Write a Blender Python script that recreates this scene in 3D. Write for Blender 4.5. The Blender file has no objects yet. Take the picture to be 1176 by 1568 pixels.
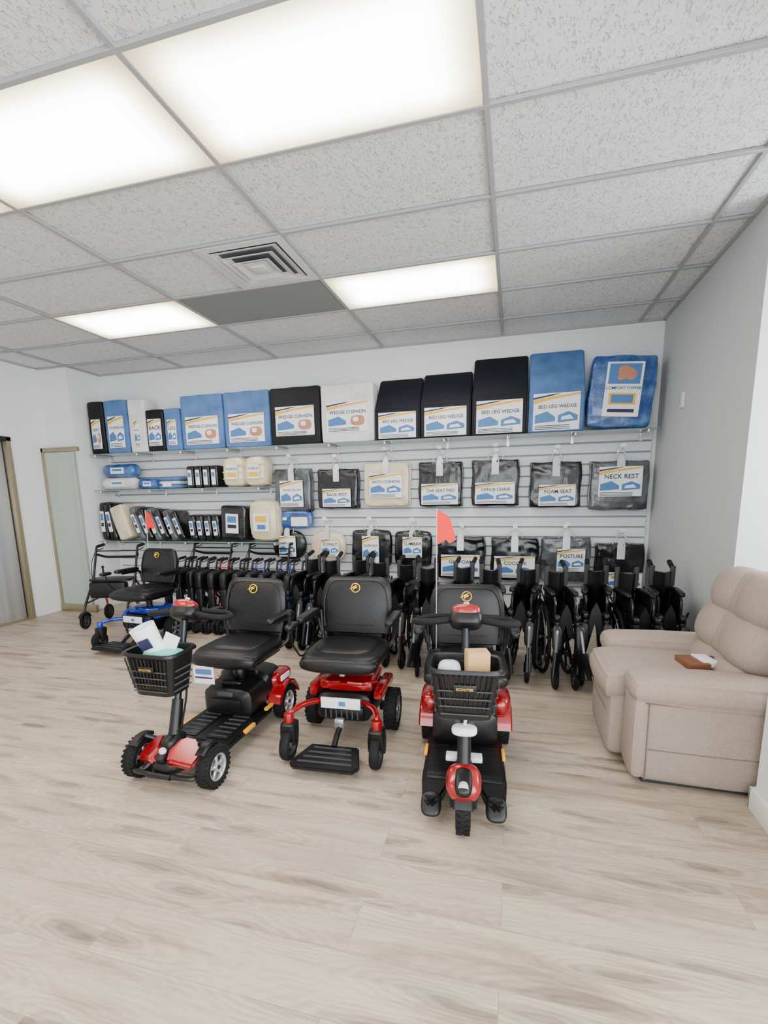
import bpy, bmesh, math, random
from mathutils import Matrix, Vector, Euler, noise as mnoise
random.seed(7)
C=bpy.context.scene.collection
pi=math.pi
# ------------------------------------------------------------------ materials
def lin(c):
    return tuple(((x/255.0)/12.92 if x/255.0<=0.04045 else ((x/255.0+0.055)/1.055)**2.4) for x in c)
def mat(name,rgb,rough=0.5,metal=0.0,coat=0.0,bump=0.0,bscale=30.0,var=0.0,vscale=6.0,trans=0.0,stretch=(1,1,1),spec=None,rgb2=None):
    m=bpy.data.materials.new(name); m.use_nodes=True
    nt=m.node_tree; b=nt.nodes["Principled BSDF"]; c=lin(rgb)
    b.inputs["Base Color"].default_value=(*c,1); b.inputs["Roughness"].default_value=rough
    b.inputs["Metallic"].default_value=metal; b.inputs["Coat Weight"].default_value=coat
    b.inputs["Coat Roughness"].default_value=0.08
    if spec is not None: b.inputs["Specular IOR Level"].default_value=spec
    if trans: b.inputs["Transmission Weight"].default_value=trans
    tc=nt.nodes.new("ShaderNodeTexCoord"); mp=nt.nodes.new("ShaderNodeMapping"); mp.inputs["Scale"].default_value=stretch
    nt.links.new(tc.outputs["Object"],mp.inputs[0])
    if var>0 or rgb2 is not None:
        n=nt.nodes.new("ShaderNodeTexNoise"); n.inputs["Scale"].default_value=vscale; n.inputs["Detail"].default_value=5
        nt.links.new(mp.outputs[0],n.inputs[0])
        mr=nt.nodes.new("ShaderNodeMapRange"); mr.inputs[1].default_value=0.40; mr.inputs[2].default_value=0.72
        nt.links.new(n.outputs[0],mr.inputs[0])
        mx=nt.nodes.new("ShaderNodeMix"); mx.data_type='RGBA'
        c2=lin(rgb2) if rgb2 is not None else tuple(x*(1-var) for x in c)
        mx.inputs[6].default_value=(*c,1); mx.inputs[7].default_value=(*c2,1)
        nt.links.new(mr.outputs[0],mx.inputs[0]); nt.links.new(mx.outputs[2],b.inputs["Base Color"])
    if bump>0:
        n=nt.nodes.new("ShaderNodeTexNoise"); n.inputs["Scale"].default_value=bscale; n.inputs["Detail"].default_value=4
        nt.links.new(mp.outputs[0],n.inputs[0])
        bp=nt.nodes.new("ShaderNodeBump"); bp.inputs["Strength"].default_value=bump; bp.inputs["Distance"].default_value=0.01
        nt.links.new(n.outputs[0],bp.inputs["Height"]); nt.links.new(bp.outputs[0],b.inputs["Normal"])
        if coat>0: nt.links.new(bp.outputs[0],b.inputs["Coat Normal"])
    return m
M={}
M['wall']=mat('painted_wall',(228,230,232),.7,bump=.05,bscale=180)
M['wallshade']=mat('wall_baked_shade',(190,194,195),.7,bump=.05,bscale=180)  # same wall paint, greyed so the right wall's shade sits in the colour
M['trim']=mat('white_trim',(240,240,238),.45)
M['slat']=mat('slatwall_white',(226,228,232),.4)
M['groove']=mat('slat_groove',(140,144,150),.5)
M['tee']=mat('ceiling_tee',(160,161,162),.5)
M['vent']=mat('vent_metal',(205,206,207),.45)
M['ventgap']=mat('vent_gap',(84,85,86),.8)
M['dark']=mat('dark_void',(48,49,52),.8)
M['greytile']=mat('grey_panel',(128,131,132),.7,bump=.1,bscale=200)
M['plastic']=mat('black_plastic',(12,12,14),.38,bump=.06,bscale=250,spec=.4)
M['vinyl']=mat('black_vinyl',(12,12,14),.38,bump=.10,bscale=220,spec=.4)
M['rubber']=mat('tyre_rubber',(13,13,14),.75,bump=.2,bscale=120,spec=.3)
M['greyrub']=mat('grey_rubber',(52,53,56),.7)
M['silver']=mat('silver_metal',(205,207,210),.28,metal=.85)
M['steel']=mat('dark_chrome',(50,53,58),.3,metal=.85)
M['rimgrey']=mat('rim_grey',(120,123,128),.35,metal=.7)
M['red']=mat('red_gloss',(150,4,16),.22,metal=.2,coat=.7)
M['blue']=mat('blue_gloss',(20,56,170),.25,metal=.3,coat=.6)
M['gold']=mat('gold_emblem',(235,185,45),.3,metal=.4)
M['amber']=mat('amber_reflector',(235,160,20),.3)
M['flag']=mat('flag_orange_red',(245,34,20),.7)
M['paper']=mat('white_paper',(236,238,240),.6)
M['teal']=mat('teal_bag',(90,185,170),.4)
M['carton']=mat('cardboard',(196,152,104),.8)
M['navy']=mat('navy_cover',(14,16,29),.6,bump=.25,bscale=25,var=.4,spec=.3)
M['black']=mat('black_cover',(13,16,20),.55,bump=.3,bscale=14,var=.3,spec=.3)
M['sky']=mat('blue_cover',(86,120,170),.65,bump=.35,bscale=14,rgb2=(66,98,148),spec=.3)
M['white']=mat('white_cover',(226,224,222),.55,bump=.3,bscale=14,rgb2=(196,195,196))
M['cream']=mat('cream_fleece',(228,214,184),.9,bump=.6,bscale=70,rgb2=(198,182,152))
M['wrapblack']=mat('plastic_wrapped_black',(8,9,12),.22,coat=.22,bump=.5,bscale=16,rgb2=(28,30,34),vscale=8,stretch=(1,1,.45),spec=.5)
M['wrapgrey']=mat('plastic_wrapped_grey',(92,96,100),.22,coat=.3,bump=.5,bscale=14,rgb2=(32,35,39),vscale=7)
M['wrapcream']=mat('plastic_wrapped_cream',(228,212,180),.25,coat=.4,bump=.4,bscale=14,rgb2=(200,186,158))
M['wrapblue']=mat('plastic_wrapped_blue',(30,72,138),.25,coat=.4,bump=.5,bscale=14,rgb2=(88,128,180),vscale=9)
M['clear']=mat('clear_vinyl',(200,204,208),.2,coat=.6)
M['lblblue']=mat('label_blue',(66,116,176),.5)
M['lblink']=mat('label_ink',(24,28,66),.5)
M['lblyel']=mat('label_yellow',(232,186,50),.5)
M['lblskin']=mat('label_brown',(186,126,96),.5)
M['beige']=mat('beige_fabric',(170,154,142),.95,bump=.45,bscale=260,rgb2=(150,134,122),vscale=140,stretch=(1,1,2.2),spec=.2)
M['beigeseam']=mat('beige_seam',(118,104,93),.95)
M['glass']=mat('shelf_glass',(190,214,206),.08,trans=.6)
M['glassgreen']=mat('green_glass_pane',(208,224,212),.06,trans=.45,coat=.5)
M['brass']=mat('bronze_frame',(158,146,120),.4,metal=.6)
M['elevdark']=mat('elevator_header',(40,42,46),.35,metal=.5)
M['plate']=mat('switch_plate',(232,232,230),.4)
M['wood']=mat('brown_leather',(120,74,48),.5)
M['elev']=mat('brushed_elevator_steel',(200,203,208),.34,metal=.6,rgb2=(168,172,178),vscale=1.6,stretch=(1,9,.25))

def ceiling_mat():
    m=bpy.data.materials.new('acoustic_ceiling_tile'); m.use_nodes=True; nt=m.node_tree; b=nt.nodes["Principled BSDF"]
    tc=nt.nodes.new("ShaderNodeTexCoord")
    def noise(scale,st,det=2,dist=0):
        mp=nt.nodes.new("ShaderNodeMapping"); mp.inputs["Scale"].default_value=st; nt.links.new(tc.outputs["Object"],mp.inputs[0])
        n=nt.nodes.new("ShaderNodeTexNoise"); n.inputs["Scale"].default_value=scale; n.inputs["Detail"].default_value=det; n.inputs["Distortion"].default_value=dist
        nt.links.new(mp.outputs[0],n.inputs[0]); return n
    a=noise(46,(1.3,.7,1),2,1.8)
    r=nt.nodes.new("ShaderNodeMapRange"); r.inputs[1].default_value=.56; r.inputs[2].default_value=.66; nt.links.new(a.outputs[0],r.inputs[0])
    mx=nt.nodes.new("ShaderNodeMix"); mx.data_type='RGBA'; mx.inputs[6].default_value=(*lin((222,224,225)),1); mx.inputs[7].default_value=(*lin((186,188,190)),1)
    nt.links.new(r.outputs[0],mx.inputs[0]); nt.links.new(mx.outputs[2],b.inputs["Base Color"])
    iv=nt.nodes.new("ShaderNodeMath"); iv.operation='SUBTRACT'; iv.inputs[0].default_value=1; nt.links.new(r.outputs[0],iv.inputs[1])
    bp=nt.nodes.new("ShaderNodeBump"); bp.inputs["Strength"].default_value=.7; bp.inputs["Distance"].default_value=.004
    nt.links.new(iv.outputs[0],bp.inputs["Height"]); nt.links.new(bp.outputs[0],b.inputs["Normal"]); b.inputs["Roughness"].default_value=.9
    return m
M['tile']=ceiling_mat()
def floor_mat():
    m=bpy.data.materials.new('vinyl_wood_plank_floor'); m.use_nodes=True; nt=m.node_tree; b=nt.nodes["Principled BSDF"]; N=nt.nodes.new; L=nt.links.new
    tc=N("ShaderNodeTexCoord")
    br=N("ShaderNodeTexBrick"); br.offset=.37; br.offset_frequency=2; br.inputs["Scale"].default_value=1; br.inputs["Brick Width"].default_value=1.22
    br.inputs["Row Height"].default_value=.19; br.inputs["Mortar Size"].default_value=.001; br.inputs["Mortar Smooth"].default_value=.1
    br.inputs["Color1"].default_value=(0,0,0,1); br.inputs["Color2"].default_value=(1,1,1,1); br.inputs["Mortar"].default_value=(.5,.5,.5,1)
    L(tc.outputs["Object"],br.inputs["Vector"])
    vm=N("ShaderNodeVectorMath"); vm.operation='MULTIPLY_ADD'; vm.inputs[1].default_value=(7.3,3.1,5.7)
    L(br.outputs["Color"],vm.inputs[0]); L(tc.outputs["Object"],vm.inputs[2])
    def noise(st,scale,det,dist):
        mp=N("ShaderNodeMapping"); mp.inputs["Scale"].default_value=st; L(vm.outputs[0],mp.inputs[0])
        n=N("ShaderNodeTexNoise"); n.inputs["Scale"].default_value=scale; n.inputs["Detail"].default_value=det; n.inputs["Distortion"].default_value=dist; L(mp.outputs[0],n.inputs[0]); return n
    def mrange(o,a,b_,c,d,sm=False):
        r=N("ShaderNodeMapRange"); r.inputs[1].default_value=a; r.inputs[2].default_value=b_; r.inputs[3].default_value=c; r.inputs[4].default_value=d
        if sm: r.interpolation_type='SMOOTHSTEP'
        L(o,r.inputs[0]); return r.outputs[0]
    def mth(op,a,b_):
        q=N("ShaderNodeMath"); q.operation=op
        for i,v in ((0,a),(1,b_)):
            if isinstance(v,(int,float)): q.inputs[i].default_value=v
            else: L(v,q.inputs[i])
        return q.outputs[0]
    g1=noise((1,8,1),1.6,8,.9); g2=noise((2,55,1),3,6,.8); g3=noise((1,3.4,1),1.4,3,.8)
    wn=noise((1,4,1),2.2,3,.3); wv3=N("ShaderNodeVectorMath"); wv3.operation='SCALE'; wv3.inputs["Scale"].default_value=.4; L(wn.outputs["Color"],wv3.inputs[0])
    mpk=N("ShaderNodeMapping"); mpk.inputs["Scale"].default_value=(1.0,5.0,1); L(vm.outputs[0],mpk.inputs[0])
    ad=N("ShaderNodeVectorMath"); L(mpk.outputs[0],ad.inputs[0]); L(wv3.outputs[0],ad.inputs[1])
    vo=N("ShaderNodeTexVoronoi"); vo.voronoi_dimensions='2D'; vo.inputs["Scale"].default_value=1.3; L(ad.outputs[0],vo.inputs["Vector"])
    dist=vo.outputs["Distance"]
    knot=mrange(dist,.02,.24,.58,1.0,True)
    ring=mth('SINE',mth('MULTIPLY',dist,70.0),0.0); ringfade=mrange(dist,.05,.6,.13,0.03)
    ringk=mth('ADD',1.0,mth('MULTIPLY',ring,ringfade))
    rp=N("ShaderNodeValToRGB"); e=rp.color_ramp.elements
    e[0].position=.28; e[0].color=(*lin((146,127,108)),1); e[1].position=.70; e[1].color=(*lin((190,176,158)),1)
    x=rp.color_ramp.elements.new(.46); x.color=(*lin((178,162,142)),1)
    L(g1.outputs[0],rp.inputs[0])
    k=mth('MULTIPLY',mrange(g2.outputs[0],.3,.7,.84,1.09),mrange(g3.outputs[0],.27,.45,.84,1.0))
    k=mth('MULTIPLY',k,knot); k=mth('MULTIPLY',k,ringk); k=mth('MULTIPLY',k,mrange(br.outputs["Color"],0,1,.94,1.04)); k=mth('MULTIPLY',k,mrange(br.outputs["Fac"],0,1,1,.65))
    vs=N("ShaderNodeVectorMath"); vs.operation='SCALE'; L(rp.outputs[0],vs.inputs[0]); L(k,vs.inputs["Scale"]); L(vs.outputs[0],b.inputs["Base Color"])
    b.inputs["Roughness"].default_value=.38; b.inputs["Specular IOR Level"].default_value=.4
    bp=N("ShaderNodeBump"); bp.inputs["Strength"].default_value=.12; bp.inputs["Distance"].default_value=.003; L(k,bp.inputs["Height"]); L(bp.outputs[0],b.inputs["Normal"])
    return m
M['floor']=floor_mat()
def panel_mat():
    m=bpy.data.materials.new('fluorescent_diffuser'); m.use_nodes=True; nt=m.node_tree; b=nt.nodes["Principled BSDF"]; N=nt.nodes.new; L=nt.links.new
    tc=N("ShaderNodeTexCoord"); sp=N("ShaderNodeSeparateXYZ"); L(tc.outputs["Object"],sp.inputs[0])
    def edge(o,half,soft):
        a=N("ShaderNodeMath"); a.operation='ABSOLUTE'; L(o,a.inputs[0])
        r=N("ShaderNodeMapRange"); r.interpolation_type='SMOOTHSTEP'; r.inputs[1].default_value=half; r.inputs[2].default_value=half-soft; r.inputs[3].default_value=0; r.inputs[4].default_value=1; L(a.outputs[0],r.inputs[0]); return r
    ex=edge(sp.outputs[0],.68,.28); ey=edge(sp.outputs[1],.38,.24)
    mu=N("ShaderNodeMath"); mu.operation='MULTIPLY'; L(ex.outputs[0],mu.inputs[0]); L(ey.outputs[0],mu.inputs[1])
    rp=N("ShaderNodeValToRGB"); e=rp.color_ramp.elements; e[0].position=0; e[0].color=(1,.62,.24,1); e[1].position=.85; e[1].color=(1,.985,.95,1)
    q=rp.color_ramp.elements.new(.35); q.color=(1,.84,.50,1); L(mu.outputs[0],rp.inputs[0])
    pw=N("ShaderNodeMath"); pw.operation='POWER'; pw.inputs[1].default_value=1.8; L(mu.outputs[0],pw.inputs[0])
    st=N("ShaderNodeMapRange"); st.inputs[3].default_value=1.1; st.inputs[4].default_value=14.0; L(pw.outputs[0],st.inputs[0])
    L(rp.outputs[0],b.inputs["Emission Color"]); L(st.outputs[0],b.inputs["Emission Strength"]); b.inputs["Base Color"].default_value=(.5,.5,.5,1)
    return m
M['panel']=panel_mat()

# ------------------------------------------------------------------ mesh builder
_txt={}
class B:
    def __init__(s): s.v=[]; s.f=[]; s.mi=[]; s.ms=[]; s.st=[Matrix.Identity(4)]
    def push(s,m): s.st.append(s.st[-1]@m)
    def pop(s): s.st.pop()
    def at(s,loc,rot=(0,0,0)): s.push(Matrix.Translation(loc)@Euler(tuple(math.radians(a) for a in rot)).to_matrix().to_4x4())
    def add(s,vs,fs,m,X=None):
        T=s.st[-1] if X is None else s.st[-1]@X
        if m not in s.ms: s.ms.append(m)
        k=s.ms.index(m); o=len(s.v)
        s.v+=[tuple(T@Vector(v)) for v in vs]; s.f+=[tuple(i+o for i in f) for f in fs]; s.mi+=[k]*len(fs)
    def addbm(s,bm,m,X=None):
        bm.verts.ensure_lookup_table(); bm.verts.index_update()
        s.add([v.co[:] for v in bm.verts],[[v.index for v in f.verts] for f in bm.faces],m,X); bm.free()
    def X(s,c,rot): return Matrix.Translation(c)@Euler(tuple(math.radians(a) for a in rot)).to_matrix().to_4x4()
    def box(s,c,size,m,bev=0,rot=(0,0,0),seg=2):
        bm=bmesh.new(); bmesh.ops.create_cube(bm,size=1); bmesh.ops.scale(bm,vec=size,verts=bm.verts)
        if bev>0: bmesh.ops.bevel(bm,geom=bm.edges[:]+bm.verts[:],offset=min(bev,min(size)*.49),segments=seg,affect='EDGES',profile=.5)
        s.addbm(bm,m,s.X(c,rot))
    def sup(s,c,size,m,e=5,n=7,rot=(0,0,0),bow=0):
        bm=bmesh.new(); bmesh.ops.create_cube(bm,size=2); bmesh.ops.subdivide_edges(bm,edges=bm.edges[:],cuts=n,use_grid_fill=True)
        for v in bm.verts:
            x,y,z=v.co; q=(abs(x)**e+abs(y)**e+abs(z)**e)**(1/e); v.co=Vector((x/q*size[0]/2,y/q*size[1]/2,z/q*size[2]/2))
        s.addbm(bm,m,s.X(c,rot))
    def soft(s,c,size,m,r=.02,n=8,puff=.01,rot=(0,0,0),wob=0,crump=0,seed=0):
        bm=bmesh.new(); bmesh.ops.create_cube(bm,size=2); bmesh.ops.subdivide_edges(bm,edges=bm.edges[:],cuts=n,use_grid_fill=True)
        h=[q/2 for q in size]; r=min(r,min(h)*.98)
        for v in bm.verts:
            p=[math.copysign(abs(q)**.6,q)*h[i] for i,q in enumerate(v.co)]
            inn=Vector([max(-(h[i]-r),min(h[i]-r,p[i])) for i in range(3)]); d=Vector(p)-inn
            if d.length>1e-9: d=d.normalized()*r
            k=[1-(inn[i]/max(h[i],1e-6))**2 for i in range(3)]
            q=inn+d
            for i in range(3):
                j,l=(i+1)%3,(i+2)%3
                if abs(v.co[i])>.999: q[i]+=math.copysign(puff*max(0,k[j])*max(0,k[l]),v.co[i])
            if wob: q+=Vector((math.sin(q.z*19+c[0]*7),0,math.sin(q.x*23+c[2]*5)))*wob
            if crump:
                a=mnoise.noise(Vector((q.x*7+seed,q.y*4,q.z*13+seed*2))); b_=mnoise.noise(Vector((q.x*19,q.y*9+seed,q.z*11)))
                q+=Vector((b_*.5*crump,-(1-abs(a)*3)*crump-abs(b_)*crump,a*.5*crump))
            v.co=q
        s.addbm(bm,m,s.X(c,rot))
    def tube(s,pts,r,m,n=8,fil=0,closed=False,cap=True):
        P=[Vector(p) for p in pts]
        if fil>0 and len(P)>2:
            Q=[] if closed else [P[0]]; rng=range(len(P)) if closed else range(1,len(P)-1)
            for i in rng:
                a,b,c=P[i-1],P[i],P[(i+1)%len(P)]; d=min(fil,(a-b).length*.49,(c-b).length*.49)
                p0=b+(a-b).normalized()*d; p2=b+(c-b).normalized()*d
                for k in range(6):
                    t=k/5; Q.append(p0*(1-t)**2+b*2*t*(1-t)+p2*t*t)
            if not closed: Q.append(P[-1])
            P=Q
        k=len(P); vs=[]; fs=[]; prev=None
        for i,p in enumerate(P):
            if closed: t=(P[(i+1)%k]-P[i-1])
            else: t=(P[min(i+1,k-1)]-P[max(i-1,0)])
            t.normalize()
            if prev is None:
                u=t.cross(Vector((0,0,1)));
                if u.length<.1: u=t.cross(Vector((1,0,0)))
            else: u=prev-t*prev.dot(t)
            u.normalize(); prev=u; w=t.cross(u)
            rr=r[i] if isinstance(r,(list,tuple)) and len(r)==k else (r if not isinstance(r,(list,tuple)) else r[0])
            for j in range(n):
                a=2*pi*j/n; vs.append(p+u*math.cos(a)*rr+w*math.sin(a)*rr)
        for i in range(k if closed else k-1):
            for j in range(n):
                a=i*n+j; b=i*n+(j+1)%n; c=((i+1)%k)*n+(j+1)%n; d=((i+1)%k)*n+j; fs.append((a,b,c,d))
        if cap and not closed: fs.append(tuple(range(n-1,-1,-1))); fs.append(tuple((k-1)*n+j for j in range(n)))
        s.add(vs,fs,m)
    def lathe(s,prof,c,m,axis='X',n=28,closed=True,rot=(0,0,0)):
        vs=[];fs=[];k=len(prof)
        for i in range(n):
            a=2*pi*i/n
            for r,h in prof:
                y,z=r*math.cos(a),r*math.sin(a)
                vs.append((h,y,z) if axis=='X' else ((y,h,z) if axis=='Y' else (y,z,h)))
        for i in range(n):
            for j in range(k if closed else k-1):
                fs.append((i*k+j,i*k+(j+1)%k,((i+1)%n)*k+(j+1)%k,((i+1)%n)*k+j))
        s.add(vs,fs,m,s.X(c,rot))
    def cyl(s,c,r,h,m,axis='Z',n=20,r2=None,rot=(0,0,0)):
        r2=r if r2 is None else r2
        s.lathe([(0.0001,-h/2),(r*.96,-h/2),(r,-h/2+h*.04),(r2,h/2-h*.04),(r2*.96,h/2),(0.0001,h/2)],c,m,axis,n,False,rot)
    def loft(s,rings,m,cap=True,closed=True):
        vs=[p for r in rings for p in r]; n=len(rings[0]); fs=[]
        for i in range(len(rings)-1):
            for j in range(n if closed else n-1):
                fs.append((i*n+j,i*n+(j+1)%n,(i+1)*n+(j+1)%n,(i+1)*n+j))
        if cap: fs.append(tuple(range(n-1,-1,-1))); fs.append(tuple((len(rings)-1)*n+j for j in range(n)))
        s.add(vs,fs,m)
    def shellY(s,secs,m,e=3,n=24):
        s.loft([[se(cx,cz,hw,hh,e,a,n,'Y',y) for a in range(n)] for y,cx,cz,hw,hh in secs],m)
    def shellZ(s,secs,m,e=3,n=24,cap=True):
        s.loft([[se(cx,cy,hw,hd,e,a,n,'Z',z) for a in range(n)] for z,cx,cy,hw,hd in secs],m,cap)
    def prism(s,pts,z0,z1,m,bev=0,X=None):
        bm=bmesh.new(); a=[bm.verts.new((x,y,z0)) for x,y in pts]; f=bm.faces.new(a)
        r=bmesh.ops.extrude_face_region(bm,geom=[f]); bmesh.ops.translate(bm,vec=(0,0,z1-z0),verts=[q for q in r['geom'] if isinstance(q,bmesh.types.BMVert)])
        bmesh.ops.recalc_face_normals(bm,faces=bm.faces)
        if bev>0: bmesh.ops.bevel(bm,geom=bm.edges[:],offset=bev,segments=2,affect='EDGES')
        s.addbm(bm,m,X)
    def arc(s,c,r,w,t,a0,a1,m,n=12,axis='X'):
        rings=[]
        for i in range(n+1):
            a=math.radians(a0+(a1-a0)*i/n); ca,sa=math.cos(a),math.sin(a); 
            q=[]
            for (h,rr) in [(-w/2,r-.012),(-w/2+.008,r),(w/2-.008,r),(w/2,r-.012),(w/2-.004,r-.012-t),(0,r-t),(-w/2+.004,r-.012-t)]:
                q.append((c[0]+h,c[1]+rr*ca,c[2]+rr*sa))
            rings.append(q)
        s.loft(rings,m)
    def text(s,t,c,size,m,al='CENTER',rot=(90,0,0)):
        k=(t,al)
        if k not in _txt:
            cu=bpy.data.curves.new('t','FONT'); cu.body=t; cu.size=1; cu.align_x=al; cu.resolution_u=2; cu.offset=.015
            o=bpy.data.objects.new('t',cu); me=o.to_mesh(); _txt[k]=([v.co[:] for v in me.vertices],[tuple(p.vertices) for p in me.polygons])
            o.to_mesh_clear(); bpy.data.objects.remove(o); bpy.data.curves.remove(cu)
        vs,fs=_txt[k]; s.add([(x*size,y*size,z*size) for x,y,z in vs],fs,m,s.X(c,rot))
    def obj(s,name,loc=(0,0,0),rotz=0,ang=38,scale=1):
        me=bpy.data.meshes.new(name); me.from_pydata(s.v,[],s.f); 
        for m in s.ms: me.materials.append(M[m])
        me.polygons.foreach_set('material_index',s.mi); me.polygons.foreach_set('use_smooth',[True]*len(s.f))
        me.update(); 
        bm=bmesh.new(); bm.from_mesh(me); bmesh.ops.recalc_face_normals(bm,faces=bm.faces); bm.to_mesh(me); bm.free()
        me.set_sharp_from_angle(angle=math.radians(ang))
        return inst(me,name,loc,rotz,scale)
def inst(me,name,loc,rotz=0,scale=1):
    o=bpy.data.objects.new(name,me); C.objects.link(o); o.location=loc; o.rotation_euler=(0,0,math.radians(rotz)); o.scale=(scale,)*3; return o
def se(cx,cz,hw,hh,e,i,n,ax,k):
    a=2*pi*i/n; c,s_=math.cos(a),math.sin(a)
    x=cx+hw*math.copysign(abs(c)**(2/e),c); z=cz+hh*math.copysign(abs(s_)**(2/e),s_)
    return (x,k,z) if ax=='Y' else (x,z,k)

# ------------------------------------------------------------------ room
H=2.88; XR=1.28; YB=5.15; XL=-5.45
def simple(name,parts,ang=30):
    b=B()
    for p in parts: b.box(*p)
    return b.obj(name,ang=ang)
def bx(x0,x1,y0,y1,z0,z1,m,bev=0): return (((x0+x1)/2,(y0+y1)/2,(z0+z1)/2),(x1-x0,y1-y0,z1-z0),m,bev)
simple('floor',[bx(-7.2,3.2,-2.5,5.35,-.1,0,'floor')])
simple('wall_back',[bx(-5.65,2.4,YB,YB+.15,0,H,'wall')])
simple('wall_right',[bx(XR,XR+.05,3.252,YB,0,H,'wallshade'),bx(XR,XR+.95,3.25,3.252,0,H,'wall'),bx(XR+.05,XR+.95,3.252,YB,0,H,'wall')])
simple('wall_alcove',[bx(2.1,2.25,2.18,3.25,0,.85,'wall'),bx(2.1,2.25,2.18,3.25,2.4,H,'wall'),bx(2.1,2.25,2.18,2.3,.85,2.4,'wall'),bx(2.1,2.25,3.13,3.25,.85,2.4,'wall')])
simple('added_alcove_window_frame',[bx(2.12,2.17,2.3,3.13,.85,.9,'trim'),bx(2.12,2.17,2.3,3.13,2.35,2.4,'trim'),bx(2.12,2.17,2.69,2.74,.9,2.35,'trim')])  # unseen frame, made up to go with the added alcove lamp
simple('wall_pier',[bx(1.03,2.25,1.35,2.18,0,H,'wall')])
simple('wall_column',[bx(-5.65,-5.03,4.68,YB,0,H,'wall')])
simple('wall_left',[bx(XL-.15,XL,-2.5,3.05,0,H,'wall'),bx(XL-.15,XL,4.22,4.68,0,H,'wall'),bx(XL-.15,XL,3.05,4.22,2.06,H,'wall')])
simple('wall_front',[bx(XL-.15,-4.9,-2.5,-2.35,0,H,'wall'),bx(-4.9,2.2,-2.5,-2.35,2.6,H,'wall'),bx(-4.9,2.2,-2.5,-2.35,0,.12,'wall')])
simple('window_1',[bx(x-.03,x+.03,-2.45,-2.39,.12,2.6,'vent') for x in (-4.87,-3.1,-1.3,.5,2.17)])
simple('window_2',[bx(1.1,1.16,y-.03,y+.03,0,2.6,'vent') for y in (-2.3,-1.1,.1,1.32)]+[bx(1.1,1.16,-2.3,1.32,2.6,H,'vent')])
simple('baseboard_right',[bx(XR-.014,XR-.001,3.25,YB-.01,0,.1,'trim',.004)])
simple('baseboard_pier',[bx(1.012,1.029,1.35,2.195,0,.1,'trim',.004),bx(1.012,2.1,2.181,2.197,0,.1,'trim',.004)])
simple('baseboard_left',[bx(XL+.001,XL+.015,-2.3,2.95,0,.1,'trim',.004)])
b=B(); z=.3; sp=.1016
b.box((-1.87,YB-.006,1.1),(6.22,.01,1.62),'groove')
while z<1.87:
    b.box((-1.87,YB-.015,z+sp/2),(6.22,.018,sp-.014),'slat',.003,seg=1); z+=sp
b.obj('slatwall_panel')
GX,GY,TX,TY=-.148,2.237,1.2192,.6096
b=B(); b.box((-1.7,1.3,H+.06),(7.9,7.9,.1),'tile')
cells={'light':[(-1,-1),(-2,-1),(-3,-1),(-1,2),(-3,2)],'solid':[(-2,2)]}
b.obj('ceiling')
def cell(c,r): return (GX+(c+.5)*TX,GY+(r+.5)*TY)
b=B()
for c in range(-5,2):
    x=GX+c*TX
    if XL<x<2.2: b.box((x,1.35,H),(.024,7.6,.016),'tee',.002,seg=1)
for r in range(-8,5):
    y=GY+r*TY
    b.box(((XL+1.28)/2 if y>3.25 else (XL+2.1)/2,y,H-.0005),((1.28-XL) if y>3.25 else 2.1-XL,.024,.016),'tee',.002,seg=1)
b.box((-1.87,YB-.01,H),(6.3,.02,.02),'tee'); b.box((XR-.01,4.2,H),(.02,1.9,.02),'tee'); b.box((XL+.01,1.1,H),(.02,7,.02),'tee')
b.obj('ceiling_grid')
for c,r in cells['light']+[(-1,-5),(-3,-5)]:
    b=B(); x,y=cell(c,r); b.box((0,0,-.004),(TX-.03,TY-.03,.008),'panel')
    b.obj('ceiling_light_panel',(x,y,H+.002))
b=B(); x,y=cell(-2,2); b.box((0,0,0),(TX-.026,TY-.026,.008),'greytile'); b.obj('ceiling_return_panel',(x,y,H+.002))
b=B()
def sqring(h0,z0,h1,z1,m,t=.004):
    for k in range(4):
        b.push(Matrix.Rotation(k*pi/2,4,'Z'))
        b.add([(-h0,-h0,z0),(h0,-h0,z0),(h1,-h1,z1),(-h1,-h1,z1),(-h0,-h0,z0+t),(h0,-h0,z0+t),(h1,-h1,z1+t),(-h1,-h1,z1+t)],[(0,1,2,3),(7,6,5,4),(0,4,5,1),(3,2,6,7)],m); b.pop()
b.box((0,0,.012),(.5,.5,.004),'ventgap')
sqring(.298,0,.25,-.002,'vent'); sqring(.25,-.002,.235,.01,'vent')
sqring(.235,-.006,.19,.010,'vent'); sqring(.182,-.016,.135,.002,'vent'); sqring(.127,-.026,.08,-.008,'vent'); b.box((0,0,-.012),(.16,.16,.004),'vent'); b.box((-.0,-.0,-.02),(.1,.1,.012),'vent',.003)
b.obj('ceiling_air_vent',(GX-1*TX-.305,GY+1.5*TY,H-.012))
# elevator
b=B()
for i,(y0,y1) in enumerate([(3.1,3.655),(3.66,4.17)]): b.box((XL-.05,(y0+y1)/2,1.02),(.03,y1-y0,2.0),'elev',.003)
b.box((XL-.02,3.08,1.03),(.1,.06,2.06),'elev',.004); b.box((XL-.02,4.195,1.03),(.1,.05,2.06),'brass',.004); b.box((XL-.02,3.64,2.04),(.1,1.17,.05),'elevdark',.004)
b.box((XL-.033,3.6575,1.02),(.004,.008,2.0),'elevdark'); b.box((XL-.034,4.165,1.02),(.004,.012,2.0),'elevdark')
b.box((XL-.03,3.64,.008),(.14,1.1,.012),'brass'); b.box((XL-.032,4.0,1.55),(.004,.14,.1),'paper')
for q in range(3): b.box((XL-.0295,4.0,1.575-q*.02),(.001,.1,.006),'lblink')
b.obj('door_1_elevator')
b=B()
b.box((-5.2,4.6,1.0),(.44,.01,1.84),'glassgreen')
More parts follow.
